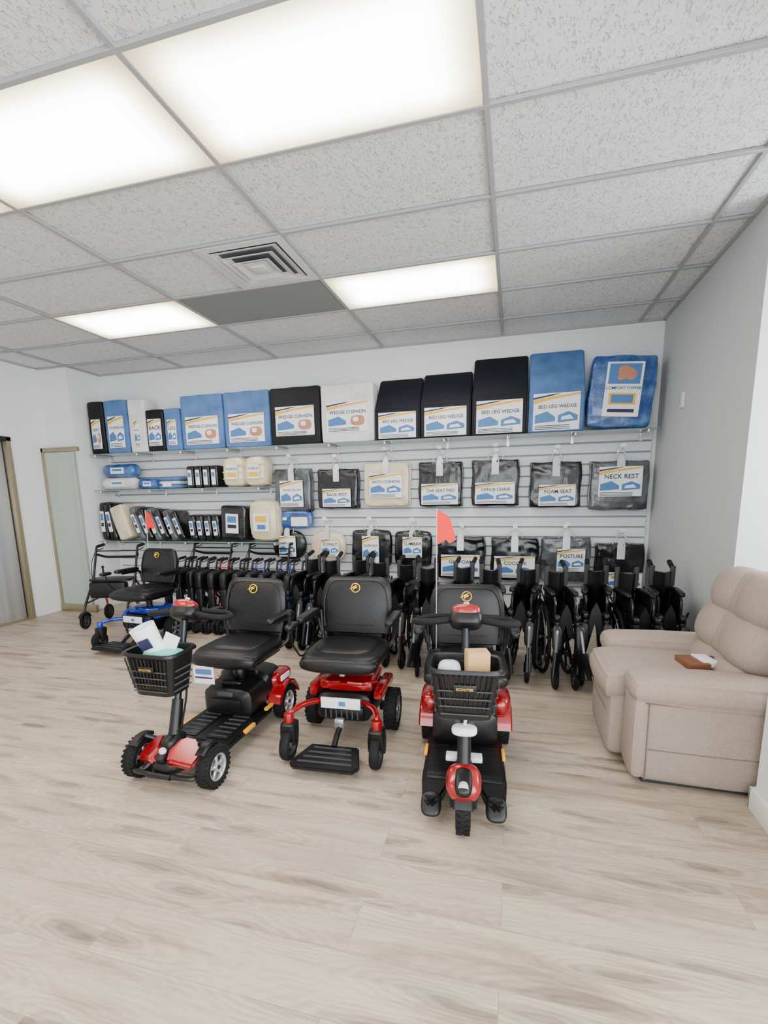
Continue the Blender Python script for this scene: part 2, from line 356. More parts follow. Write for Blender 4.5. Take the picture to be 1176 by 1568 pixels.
b.box((-5.18,4.6,1.95),(.54,.04,.05),'brass',.004); b.box((-5.18,4.6,.045),(.54,.05,.085),'brass',.004)
b.box((-5.43,4.6,1.0),(.03,.04,1.95),'brass',.004)
b.obj('glass_sidelight')
simple('light_switch_plate',[bx(XR-.012,XR-.001,4.42,4.49,2.0,2.12,'plate',.003)])

# ------------------------------------------------------------------ shelves
def shelf(x0,x1,z,depth=.3):
    b=B(); b.box(((x0+x1)/2,YB-.03-depth/2,z-.004),(x1-x0,depth,.008),'glass',.002,seg=1)
    n=max(3,int((x1-x0)/.6)+1)
    for i in range(n):
        x=x0+.08+(x1-x0-.16)*i/(n-1)
        b.box((x,YB-.03-depth*.47,z-.022),(.016,depth*.94,.022),'silver',.003,seg=1); b.box((x,YB-.03,z-.04),(.03,.012,.09),'silver',.002,seg=1)
        b.cyl((x,YB-.03-depth*.93,z-.02),.014,.03,'silver','Z',12)
    return b.obj('glass_display_shelf')
ZS1,ZS2,ZS3=1.905,1.475,.855
shelf(-5.0,1.22,ZS1); shelf(-4.98,-2.66,ZS2); shelf(-5.0,-2.5,ZS3)
YF=4.86

def label(b,cx,y,z0,w,h,title='BED WEDGE',kind=0):
    b.box((cx,y,z0+h/2),(w,.003,h),'paper')
    yy=y-.0025
    def q(pts,m,dy=0): b.add([(cx+px*w,yy-dy,z0+pz*h) for px,pz in pts],[tuple(range(len(pts)))],m)
    q([(-.5,.84),(-.1,.91),(.5,.99),(.5,.93),(-.1,.83),(-.5,.72)],'lblyel')
    q([(-.5,.90),(-.1,.97),(.1,.99),(.1,.985),(-.1,.93),(-.5,.85)],'lblink',.0002)
    q([(-.46,.20),(-.02,.24),(-.02,.36),(-.2,.52),(-.46,.42)],'lblblue',.0003)
    if kind==0:
        q([(.04,.20),(.46,.24),(.46,.38),(.26,.50),(.04,.40)],'lblblue',.0003); q([(.10,.27),(.38,.29),(.30,.40),(.12,.36)],'paper',.0006)
    else:
        b.sup((cx+.26*w,yy-.001,z0+.36*h),(.34*w,.003,.34*h),'lblskin',3,3); b.sup((cx+.22*w,yy-.003,z0+.40*h),(.14*w,.003,.16*h),'paper',3,3)
    n=len(title); b.text(title,(cx+.02*w,yy-.0008,z0+h*.60),min(h*.24,w*1.4/n),'lblink')
    for k in range(3): q([(-.46,.14-k*.045),(.3,.14-k*.045),(.3,.12-k*.045),(-.46,.12-k*.045)],'lblink',.0003)
def prismX(b,prof,x0,x1,m,bev=.02):
    bm=bmesh.new(); a=[bm.verts.new((x0,y,z)) for y,z in prof]; f=bm.faces.new(a)
    r=bmesh.ops.extrude_face_region(bm,geom=[f]); bmesh.ops.translate(bm,vec=(x1-x0,0,0),verts=[q for q in r['geom'] if isinstance(q,bmesh.types.BMVert)])
    bmesh.ops.recalc_face_normals(bm,faces=bm.faces); bmesh.ops.bevel(bm,geom=bm.edges[:],offset=bev,segments=3,affect='EDGES')
    b.addbm(bm,m)
def wedge(x0,x1,top,m,fh=.32,lw=.84,title='BED WEDGE',lh=.25):
    w=x1-x0; b=B(); cx=(x0+x1)/2
    k=(YF+.24)/YF; T2=(1.35+(top-1.35)*k)-ZS1
    prismX(b,[(0,0),(0,fh),(.235,T2),(.255,T2),(.255,0)],-w/2,w/2,m,.012)
    label(b,0,-.003,.02,w*lw,lh,title)
    b.obj('bed_wedge_cushion',(cx,YF,ZS1+.001))
def upbox(x0,x1,top,m,lab=None,name='boxed_foam_cushion',depth=.2,z0=ZS1,lz=.06,kind=0,title='WEDGE'):
    w=x1-x0; h=top-z0; b=B()
    b.soft((0,depth/2,h/2),(w,depth,h),m,.018,9,.004,wob=.0018)
    if lab: label(b,0,-.008,lz,w*lab[0],lab[1],title,kind)
    lo=min(v[2] for v in b.v)
    return b.obj(name,((x0+x1)/2,YF,z0+.001-lo))
upbox(-4.98,-4.76,2.51,'black',(.6,.34),'bagged_foam_cushion',kind=1,title='SEAT')
upbox(-4.74,-4.42,2.51,'sky',(.7,.36),'bagged_foam_cushion',title='CUSHION')
upbox(-4.40,-4.17,2.50,'white',(.35,.3),'bagged_foam_cushion',title='ROLL')
upbox(-4.16,-3.92,2.37,'black',(.75,.3),'bagged_foam_cushion',title='BACK')
upbox(-3.91,-3.70,2.37,'sky',(.55,.28),'bagged_foam_cushion',title='LEG')
upbox(-3.68,-3.14,2.49,'sky',(.78,.30),'bed_wedge_cushion',lz=.05,kind=1,title='WEDGE CUSHION')
upbox(-3.125,-2.57,2.49,'sky',(.78,.30),'bed_wedge_cushion',lz=.05,kind=1,title='WEDGE CUSHION')
upbox(-2.555,-1.985,2.49,'black',(.78,.30),'bed_wedge_cushion',lz=.09,kind=1,title='WEDGE CUSHION')
upbox(-1.97,-1.40,2.48,'white',(.78,.30),'bed_wedge_cushion',lz=.10,kind=1,title='WEDGE CUSHION')
wedge(-1.385,-.925,2.48,'navy',.31,title='BED LEG WEDGE')
wedge(-.915,-.425,2.50,'navy',.33,title='BED LEG WEDGE',lh=.27)
wedge(-.41,.10,2.60,'navy',.38,title='BED LEG WEDGE',lh=.30)
wedge(.115,.60,2.61,'sky',.42,title='BED LEG WEDGE',lh=.33)
b=B(); b.soft((0,.1,.31),(.52,.17,.60),'wrapblue',.03,14,.02,(0,4,0),wob=.004,crump=.006)
b.at((0,-.020,0),(0,4,0)); b.box((-.02,-.002,.32),(.3,.004,.46),'paper'); b.box((-.02,-.005,.45),(.26,.003,.17),'lblblue'); b.sup((0,-.007,.46),(.16,.006,.10),'lblskin',2.5,4,rot=(0,25,0)); b.sup((-.03,-.009,.43),(.10,.006,.06),'lblskin',2.5,4,rot=(0,-25,0))
b.text('COMFORT TOPPER',(-.02,-.006,.32),.034,'lblink'); b.box((-.02,-.005,.24),(.22,.003,.10),'lblyel'); b.box((-.02,-.007,.24),(.18,.003,.07),'lblblue'); b.box((-.02,-.005,.14),(.22,.003,.03),'lblink'); b.pop()
lo=min(v[2] for v in b.v)
b.obj('bagged_foam_mattress_topper',(.905,YF,ZS1+.001-lo))

def roll(x0,x1,z,r,m,name,y=YF+.1):
    b=B(); n=20; w=x1-x0; rings=[]
    for t,k in [(-.5,.15),(-.485,.6),(-.45,.9),(-.4,1),(0,1.0),(.4,1),(.45,.9),(.485,.6),(.5,.15)]:
        rings.append([(t*w,math.cos(2*pi*i/n)*r*k,r+math.sin(2*pi*i/n)*r*k) for i in range(n)])
    b.loft(rings,m); b.box((0,-r*.99,r),(w*.4,.006,r*.9),'paper'); b.box((0,-r*.99-.004,r*1.1),(w*.3,.004,r*.3),'lblblue')
    return b.obj(name,((x0+x1)/2,y,z+.001))
roll(-4.93,-4.44,ZS2,.075,'white','bagged_bolster_pillow'); roll(-4.9,-4.42,ZS2+.15,.08,'wrapblue','bagged_bolster_pillow',YF+.1)
roll(-4.4,-4.12,ZS2,.065,'wrapblue','bagged_bolster_pillow')
for i,(x0,x1) in enumerate([(-4.10,-3.79)]):
    b=B()
    for k in range(3): b.sup((0,.12,.025+k*.045),(x1-x0-.01*k,.24,.05),'sky' if k!=1 else 'clear',4,5)
    b.box((0,-.003,.05),(.12,.004,.05),'paper'); b.obj('folded_blue_pads',((x0+x1)/2,YF,ZS2+.001))
for i in range(4):
    b=B(); x=-3.63+i*.105; b.soft((0,.12,.125),(.095,.22,.25),'wrapblack',.02,6,.006); b.box((0,-.0,.12),(.05,.006,.17),'paper'); b.box((0,-.005,.15),(.035,.003,.05),'lblblue'); b.obj('bagged_back_support',(x,YF,ZS2+.001))
for x0,x1 in [(-3.2,-2.94),(-2.925,-2.67)]:
    b=B(); w=x1-x0
    b.soft((0,.12,.155),(w,.22,.31),'wrapcream',.07,8,.015,wob=.002)
    for k in range(3): b.tube([(-w*.46,.0,.075+k*.075),(0,-.012,.07+k*.078),(w*.46,.0,.075+k*.075)],.005,'cream',6,.05)
    b.box((0,-.012,.15),(w*.55,.006,.15),'paper'); b.text('FLEECE',(0,-.017,.17),.04,'lblink'); b.box((0,-.0165,.12),(.12,.003,.05),'lblyel'); b.obj('sheepskin_pad_bundle',((x0+x1)/2,YF,ZS2+.018))
def lean(x,w,h,t,m,ang,lab=True,name='bagged_seat_cushion'):
    b=B()
    b.at((0,0,0),(0,ang,0)); b.soft((0,.13,h/2),(w,.25,h),m,.03,9,.008,crump=.004,seed=x)
    if lab: b.box((0,-.012,h*.5),(w*.5,.008,h*.55),'paper'); b.box((0,-.0175,h*.62),(w*.35,.003,h*.18),'lblblue'); b.box((0,-.0175,h*.42),(w*.35,.003,h*.1),'lblink')
    b.pop(); lo=min(v[2] for v in b.v)
    return b.obj(name,(x,YF,ZS3-lo+.001))
lean(-4.93,.10,.46,0,'wrapblack',0)
lean(-4.80,.10,.45,0,'wrapblack',-8)
lean(-4.62,.19,.42,0,'wrapcream',-18,False,'egg_crate_foam_pad')
for i in range(6): lean(-4.37+i*.115,.085,.42-.012*i,0,'wrapblack' if i%2 else 'wrapgrey',-20)
for i in range(4): lean(-3.64+i*.105,.095,.30,0,'wrapblack',-5)
lean(-3.12,.32,.40,0,'wrapblack',3)
b=B(); b.soft((0,.13,.22),(.34,.22,.44),'wrapcream',.09,8,.02); b.box((0,-.008,.2),(.2,.006,.2),'paper'); b.box((0,-.013,.24),(.14,.003,.07),'lblyel'); b.box((0,-.013,.15),(.1,.003,.05),'lblblue'); b.obj('bagged_cream_cushion',(-2.74,YF,ZS3+.022))

def hang(x0,x1,z0,z1,m,lab,shape=0,title='CUSHION'):
    w=x1-x0; h=z1-z0; b=B(); th=.10
    if shape==1: b.sup((0,0,h/2),(w,th,h),m,2.6,8)
    elif shape==2: b.soft((0,0,h/2),(w*.97,th,h),m,.045,14,.012,wob=.003,crump=.004,seed=x0)
    else:
        b.soft((0,.0,h/2),(w*.95,th*.8,h*.97),m,.02,18,.008,wob=.003,crump=.0055,seed=x0*3)
        b.soft((0,.03,h*.5),(w,.03,h),m,.012,10,.002,wob=.005,crump=.003,seed=x0)
    b.tube([(-.07,-.03,h-.02),(-.075,-.035,h+.03),(-.012,-.02,h+.085),(.012,-.02,h+.085),(.075,-.035,h+.03),(.07,-.03,h-.02)],.0045,'clear',6,.02)
    b.add([(-.035,-.064,h*.68),(.035,-.064,h*.68),(.035,-.060,h-.01),(.018,-.03,h+.05),(-.018,-.03,h+.05),(-.035,-.060,h-.01)],[(0,1,2,3,4,5)],'clear')
    b.tube([(0,.075,h+.10),(0,-.06,h+.10),(0,-.10,h+.115)],.004,'silver',6); b.box((0,.078,h+.10),(.04,.008,.035),'silver'); b.box((0,-.10,h+.135),(.05,.003,.03),'paper')
    lw,lh,lx,lz=lab
    label(b,lx*w,-th/2-.018,lz*h,lw*w,lh*h,title,0)
    return b.obj('hanging_bagged_cushion',((x0+x1)/2,5.035,z0))
R2=[(-2.63,-2.18,1.19,1.67,'wrapgrey',(.62,.6,0,.12),0),(-2.11,-1.63,1.22,1.65,'wrapblack',(.68,.45,0,.05),0),(-1.57,-1.06,1.24,1.70,'wrapcream',(.7,.55,0,.2),0),(-.97,-.51,1.23,1.69,'wrapblack',(.82,.46,0,.05),0),
 (-.42,.05,1.23,1.69,'wrapblack',(.82,.46,0,.05),0),(.15,.63,1.21,1.65,'wrapblack',(.7,.46,.03,.04),0),(.70,1.22,1.18,1.64,'wrapgrey',(.72,.6,0,.28),0)]
T2=['TRAVEL PILLOW','BACK REST','BATH CUSHION','CAR SEAT PAD','OFFICE CHAIR','FOAM SEAT','NECK REST']
for i,r in enumerate(R2): hang(*r[:7],title=T2[i])
R3=[(-2.70,-2.28,.64,.98,'wrapblack',(.5,.7,0,.12),1),(-2.22,-1.80,.62,.98,'wrapcream',(.5,.55,.1,.2),1),(-1.72,-1.27,.59,.98,'wrapblack',(.42,.75,0,.1),2),(-1.23,-.83,.60,.97,'wrapblack',(.52,.6,0,.25),2),
 (-.77,-.27,.47,.92,'wrapblack',(.8,.5,0,.08),0),(-.21,.26,.47,.91,'wrapblack',(.85,.5,0,.08),0),(.28,.75,.47,.92,'wrapgrey',(.55,.5,.1,.25),0),(.79,1.23,.40,.86,'wrapblack',(.7,.35,.1,.05),0)]
T3=['RING SEAT','DONUT','SUPPORT','LUMBAR','GEL FOAM','COCCYX','POSTURE','WHEEL CHAIR']
for i,r in enumerate(R3): hang(*r[:7],title=T3[i])
b=B(); b.sup((0,0,.1),(.4,.1,.2),'wrapblue',5,6); b.box((.05,-.055,.08),(.2,.004,.1),'paper'); b.box((0,.065,.14),(.05,.04,.02),'silver'); b.obj('hanging_bagged_cushion',(-2.38,5.03,1.0))

# ------------------------------------------------------------------ vehicles
def wheel(b,c,R,w,rim='silver',spokes=5,tread=True,tyre='rubber'):
    n=12; prof=[]
    hr=R*.22
    for i in range(n):
        a=2*pi*i/n; cc,ss=math.cos(a),math.sin(a)
        prof.append((R-hr+hr*math.copysign(abs(cc)**.8,cc),w/2*math.copysign(abs(ss)**.7,ss)))
    b.lathe(prof,c,tyre,'X',32)
    r2=R-hr*1.9
    b.lathe([(r2,-w*.42),(r2+.006,-w*.42),(r2+.006,w*.42),(r2,w*.42),(r2-.008,w*.1),(r2-.008,-w*.1)],c,rim,'X',28)
    b.cyl(c,R*.24,w*.9,rim,'X',16)
    b.cyl(c,R*.1,w*1.02,'plastic','X',10)
    for k in range(spokes):
        for sx in (-1,1):
            b.push(Matrix.Translation(c)@Matrix.Rotation(2*pi*k/spokes,4,'X')); b.box((sx*w*.25,0,r2*.55),(w*.22,R*.17,r2*.95),rim,.003,seg=1); b.pop()
    b.cyl(c,r2*.97,w*.2,'plastic','X',20)
    if tread:
        for k in range(26):
            for sx in (-1,1):
                b.push(Matrix.Translation(c)@Matrix.Rotation(2*pi*(k+.25*sx)/26,4,'X')); b.box((sx*w*.26,0,R-.0015),(w*.36,R*.11,.007),tyre,0,(0,0,sx*20)); b.pop()
def emblem(b,c,r,tilt):
    b.at(c,(tilt,0,0))
    b.tube([(math.cos(a)*r,0,math.sin(a)*r) for a in [i*pi/10 for i in range(20)]],r*.13,'gold',6,0,True)
    b.add([(-r*1.5,-.003,-r*.3),(-r*.2,-.003,r*.1),(r*.5,-.003,r*.75),(r*.0,-.003,r*.6),(-r*.6,-.003,r*.25)],[(0,1,2,3,4)],'gold')
    b.add([(r*.5,-.003,r*.4),(-r*.5,-.003,-.05*r),(-r*.5,-.003,-r*.7),(-r*.25,-.003,-r*.2),(r*.3,-.003,-r*.05)],[(0,1,2,3,4)],'gold'); b.pop()
def seat(b,y,z,w=.42,d=.42,bh=.335,arm=True,logo=True):
    b.sup((0,y,z),(w,d,.08),'vinyl',4.5,8); b.sup((0,y-d*.42,z-.012),(w*.97,.1,.085),'vinyl',3,7)
    b.sup((0,y+.02,z+.03),(w*.78,d*.75,.05),'vinyl',3.5,7)
    b.tube([(-w*.46,y+d*.4,z+.008),(-w*.48,y-d*.4,z+.005),(-w*.4,y-d*.49,z),(w*.4,y-d*.49,z),(w*.48,y-d*.4,z+.005),(w*.46,y+d*.4,z+.008)],.005,'vinyl',6,.05)
    b.box((0,y+.02,z-.05),(w*.8,d*.75,.02),'plastic',.005)
    b.at((0,y+d*.44,z+.055),(-10,0,0))
    rings=[]
    n=28
    for t,kw,dp in [(0,.86,.03),(.02,.90,.045),(.2,.96,.06),(.5,1.0,.065),(.75,.97,.06),(.9,.90,.05),(.97,.8,.035),(1,.66,.015)]:
        rings.append([se(0,0,w/2*kw,dp/1.6,3,i,n,'Z',t*bh) for i in range(n)])
    b.loft(rings,'vinyl')
    b.sup((0,-.010,bh*.32),(w*.84,.055,bh*.5),'vinyl',3.4,7)
    b.tube([(-w*.43,-.033,.04),(-w*.45,-.033,bh*.6),(-w*.36,-.026,bh*.93),(w*.36,-.026,bh*.93),(w*.45,-.033,bh*.6),(w*.43,-.033,.04)],.004,'vinyl',6,.06)
    if logo: emblem(b,(0,-.042,bh*.80),.026,0)
    b.box((0,.03,.02),(.3,.02,.12),'plastic',.005); b.pop()
    for sx in (-1,1):
        b.tube([(sx*w*.38,y+d*.36,z-.04),(sx*(w*.5+.0),y+d*.5,z-.0),(sx*(w*.5+.01),y+d*.52,z+.18)],.012,'plastic',8,.03)
        if arm:
            b.tube([(sx*(w*.5+.01),y+d*.5,z+.05),(sx*(w*.5+.032),y+d*.5,z+.165),(sx*(w*.5+.032),y-.0,z+.165)],.012,'plastic',8,.04)
            b.sup((sx*(w*.5+.032),y+.06,z+.19),(.055,.28,.04),'vinyl',4,6)
def basket(b,c,w=.265,d=.19,h=.20):
    b.at(c)
    n=32
    def ring(t,inset=0): return (t*h,0,0,w/2*(.76+.24*t)-inset,d/2*(.76+.24*t)-inset)
    R=[ring(0),ring(.06),ring(.3),ring(.6),ring(.97),(h,0,0,w/2+.010,d/2+.010),(h-.010,0,0,w/2+.012,d/2+.012),(h+.004,0,0,w/2+.005,d/2+.005),ring(1,.006),ring(.5,.006),ring(.04,.006)]
    b.shellZ(R,'plastic',5,n)
    for k in range(-5,6):
        x=k*w*.078
        b.tube([(x*.8,-d/2*.79-.004,.04),(x,-d/2*.99-.004,h*.9)],.0035,'plastic',6)
    for k in range(4):
        t=.12+.16*k; ww=w*(.76+.24*t); b.tube([(-ww*.42,-d/2*(.76+.24*t)-.005,t*h),(ww*.42,-d/2*(.76+.24*t)-.005,t*h)],.003,'greyrub',6)
        for sx in (-1,1): b.tube([(sx*(ww/2+.004),-d*.3,t*h),(sx*(ww/2+.004),d*.3,t*h)],.004,'greyrub',6)
    b.box((0,-d/2*.93-.006,h*.66),(.085,.008,.03),'plastic',.003); b.text('SCOOTER',(0,-d/2*.93-.012,h*.63),.014,'gold')
    b.pop()
def tiller(b,y0,z0,zt,lean=.20,bz=None,bas=True,contents=0,by=-.04,hx=0):
    top=(hx,y0+lean,zt)
    b.tube([(0,y0,z0),(hx*.3,y0+lean*.3,z0+(zt-z0)*.3)],[.03,.026],'plastic',12)
    b.tube([(hx*.25,y0+lean*.25,z0+(zt-z0)*.25),top],.017,'steel',10)
    for k in range(5): b.lathe([(.03-.002*k,-.006),(.036-.002*k,0),(.03-.002*k,.006)],(0,y0+.008*k,z0+.005+.016*k),'rubber','Z',16)
    b.sup((hx*.6,y0+lean*.6,z0+(zt-z0)*.62),(.075,.06,.16),'plastic',4,6,(-15,0,0))
    ty,tz=top[1],top[2]
    b.push(Matrix.Translation((hx,0,0)))
    b.at((0,ty,tz),(-35,0,0))
    b.sup((0,0,0),(.14,.10,.085),'plastic',3.2,7); b.sup((0,-.01,.03),(.125,.085,.06),'red',3,7); b.sup((0,.005,.055),(.07,.05,.02),'plastic',3,6)
    b.cyl((0,-.012,.066),.014,.012,'silver','Z',14)
    b.pop()
    for sx in (-1,1):
        b.tube([(sx*.05,ty,tz),(sx*.14,ty-.035,tz-.005),(sx*.215,ty-.01,tz-.015),(sx*.225,ty+.07,tz-.03),(sx*.17,ty+.11,tz-.02),(sx*.06,ty+.05,tz)],.0145,'rubber',10,.05)
        b.tube([(sx*.06,ty+.03,tz-.02),(sx*.16,ty+.05,tz-.035)],.006,'plastic',6)
    b.pop()
    if bas:
        bz0=zt-.30 if bz is None else bz
        basket(b,(0,y0+by,bz0))
        b.box((0,y0+by+.10,bz0+.12),(.07,.03,.12),'plastic',.006); b.tube([(0,y0+by+.09,bz0+.1),(0,y0+lean*.5,bz0+.08)],.014,'plastic',8)
        if contents==1:
            b.sup((.02,y0+by,bz0+.155),(.19,.14,.09),'teal',3,6); b.at((-.01,y0+by+.01,bz0+.15),(8,-20,20)); b.lathe([(.001,0),(.042,0),(.056,.17),(.05,.17),(.037,.02),(.001,.02)],(0,0,0),'paper','Z',20,False); b.box((0,-.056,.10),(.05,.003,.05),'lblink',rot=(4,0,0)); b.pop()
            b.box((.05,y0+by+.01,bz0+.22),(.07,.004,.1),'paper',0,(0,25,10))
        if contents==2:
            b.box((.045,y0+by+.01,bz0+.16),(.085,.07,.17),'carton',.003,(0,0,12)); b.sup((-.02,y0+by-.01,bz0+.11),(.16,.12,.09),'teal',3,6); b.sup((-.06,y0+by,bz0+.16),(.09,.08,.09),'clear',3,6)
def scooter4():
    b=B(); 
    for sx in (-1,1):
        wheel(b,(sx*.205,-.372,.1),.1,.065); wheel(b,(sx*.205,.372,.105),.105,.07)
        b.arc((sx*.185,-.372,.1),.122,.05,.006,62,128,'plastic')
        b.tube([(sx*.08,-.33,.17),(sx*.17,-.372,.212)],.012,'plastic',8)
        b.arc((sx*.2,.372,.105),.14,.095,.006,10,165,'red')
        b.tube([(sx*.03,-.372,.1),(sx*.2,-.372,.1)],.014,'steel',8)
        b.at((sx*.082,-.42,.16),(32,sx*18,sx*22)); b.prism([(-.06,-.05),(.06,-.055),(.08,.01),(.04,.085),(-.03,.085),(-.07,.02)],-.02,.03,'red',.012); b.pop()
        b.box((sx*.19,-.02,.115),(.02,.1,.02),'amber',.003); b.box((sx*.19,.2,.14),(.02,.08,.018),'amber',.003)
        b.sup((sx*.15,.40,.25),(.12,.22,.1),'red',3,6); b.box((sx*.212,.38,.265),(.008,.11,.035),'paper',.003)
        b.tube([(sx*.05,-.485,.09),(sx*.17,-.47,.085),(sx*.17,-.40,.085)],.012,'plastic',8,.03)
    b.tube([(-.06,-.49,.09),(.06,-.49,.09)],.014,'plastic',8)
    b.shellY([(-.48,0,.11,.03,.015),(-.46,0,.115,.07,.04),(-.40,0,.135,.10,.062),(-.32,0,.14,.115,.07),(-.25,0,.12,.14,.04)],'plastic',3)
    b.sup((0,-.375,.2),(.08,.13,.09),'plastic',3,6); b.box((0,-.435,.165),(.05,.09,.07),'plastic',.012,(30,0,0)); b.sup((0,-.455,.195),(.036,.03,.036),'clear',2.2,6)
    b.prism([(-.14,-.27),(.14,-.27),(.19,-.2),(.19,.24),(.15,.28),(-.15,.28),(-.19,.24),(-.19,-.2)],.085,.125,'plastic',.012)
    b.box((-.09,-.05,.127),(.12,.26,.006),'plastic',.002); b.box((.09,-.05,.127),(.12,.26,.006),'plastic',.002)
    for k in range(6): b.box((-.09,-.16+k*.045,.131),(.1,.012,.004),'greyrub'); b.box((.09,-.16+k*.045,.131),(.1,.012,.004),'greyrub')
    b.shellY([(.06,0,.2,.12,.06),(.08,0,.2,.15,.085),(.24,0,.21,.16,.095),(.25,0,.2,.15,.08)],'plastic',5)
    b.box((0,.075,.26),(.1,.05,.03),'greyrub',.008); b.sup((0,.12,.305),(.14,.03,.03),'plastic',3,5)
    b.shellY([(.22,0,.2,.14,.08),(.27,0,.23,.17,.1),(.42,0,.23,.16,.1),(.49,0,.2,.12,.07),(.52,0,.17,.08,.04)],'plastic',4)
    b.box((0,.055,.2),(.2,.01,.06),'plastic',.003)
    b.tube([(0,.22,.28),(0,.22,.43)],.026,'steel',12); b.cyl((0,.22,.33),.038,.06,'plastic')
    b.box((-.1,.02,.38),(.13,.003,.10),'paper',0,(0,0,0)); b.box((-.1,.017,.40),(.1,.003,.03),'lblblue'); b.box((-.1,.017,.365),(.11,.003,.008),'lblink')
    b.tube([(-.1,.03,.45),(-.1,.022,.43)],.003,'paper',5)
    b.tube([(.17,.1,.44),(.21,.06,.4)],.008,'plastic',6)
    seat(b,.24,.47)
    tiller(b,-.37,.22,.79,.20,.48,True,1,hx=-.035)
    b.tube([(0,-.25,.6),(.06,-.32,.45),(.03,-.36,.25)],.005,'rubber',6,.08)
    return b
def flagmesh(b,x,y,zt,s=1):
    P=[(0,0),(.06,-.035),(.075,-.06),(.105,-.165),(.07,-.185),(.05,-.165),(.01,-.19),(0,-.18)]
    for dy in (0,.002): b.add([(x+px*s,y+dy+.008*math.sin(px*60),zt+pz*s) for px,pz in P],[tuple(range(len(P)))],'flag')
def scooter3():
    b=B()
    wheel(b,(0,-.39,.1),.1,.06)
    for sx in (-1,1):
        wheel(b,(sx*.20,.36,.105),.105,.07,'steel'); b.arc((sx*.2,.36,.105),.138,.09,.006,10,170,'red'); b.sup((sx*.18,.34,.25),(.12,.24,.12),'red',3,6)
        b.tube([(sx*.045,-.39,.1),(sx*.045,-.385,.2),(0,-.37,.24)],.01,'steel',8,.03)
        b.box((sx*.185,.02,.11),(.016,.09,.018),'amber',.003)
    b.arc((0,-.39,.1),.118,.08,.006,30,150,'plastic')
    b.at((0,-.41,.225),(25,0,0)); b.sup((0,0,0),(.14,.15,.09),'red',2.8,7); b.sup((0,-.02,.03),(.07,.12,.05),'plastic',3,6); b.pop()
    b.cyl((0,-.475,.245),.02,.02,'clear','Y',14)
    b.prism([(-.055,-.17),(-.07,-.28),(-.095,-.36),(-.135,-.395),(-.17,-.36),(-.185,-.22),(-.185,.2),(-.15,.26),(.15,.26),(.185,.2),(.185,-.22),(.17,-.36),(.135,-.395),(.095,-.36),(.07,-.28),(.055,-.17)],.075,.115,'plastic',.012)
    for sx in (-1,1):
        b.at((sx*.132,-.365,.085),(40,0,0)); b.sup((0,0,0),(.085,.10,.03),'plastic',3,6); b.pop()
        b.box((sx*.115,-.08,.117),(.10,.30,.006),'plastic',.002)
        for k in range(8): b.box((sx*.115,-.21+k*.038,.1195),(.085,.008,.003),'plastic')
    b.shellY([(-.34,0,.16,.03,.04),(-.26,0,.15,.06,.06),(-.12,0,.12,.05,.03)],'plastic',3)
    b.tube([(0,-.36,.22),(0,-.1,.14),(0,.1,.14)],.02,'plastic',8,.1)
    b.shellY([(.07,0,.2,.12,.06),(.09,0,.2,.16,.09),(.26,0,.22,.17,.1),(.42,0,.22,.15,.1),(.5,0,.18,.1,.06)],'plastic',4.5)
    b.box((0,.06,.25),(.1,.05,.03),'greyrub',.008)
    b.tube([(0,.22,.28),(0,.22,.43)],.026,'steel',12)
    seat(b,.26,.47)
    tiller(b,-.36,.24,.82,.22,.52,True,2)
    b.sup((0,-.375,.43),(.10,.06,.04),'paper',3,6); b.tube([(0,-.37,.45),(.02,-.36,.52)],.006,'paper',6)
    b.box((-.05,-.30,.27),(.05,.05,.02),'clear',.004); b.box((.05,-.30,.27),(.05,.05,.02),'clear',.004)
    b.tube([(-.165,.42,.2),(-.165,.44,1.28)],.0035,'silver',6)
    flagmesh(b,-.165,.44,1.275)
    return b
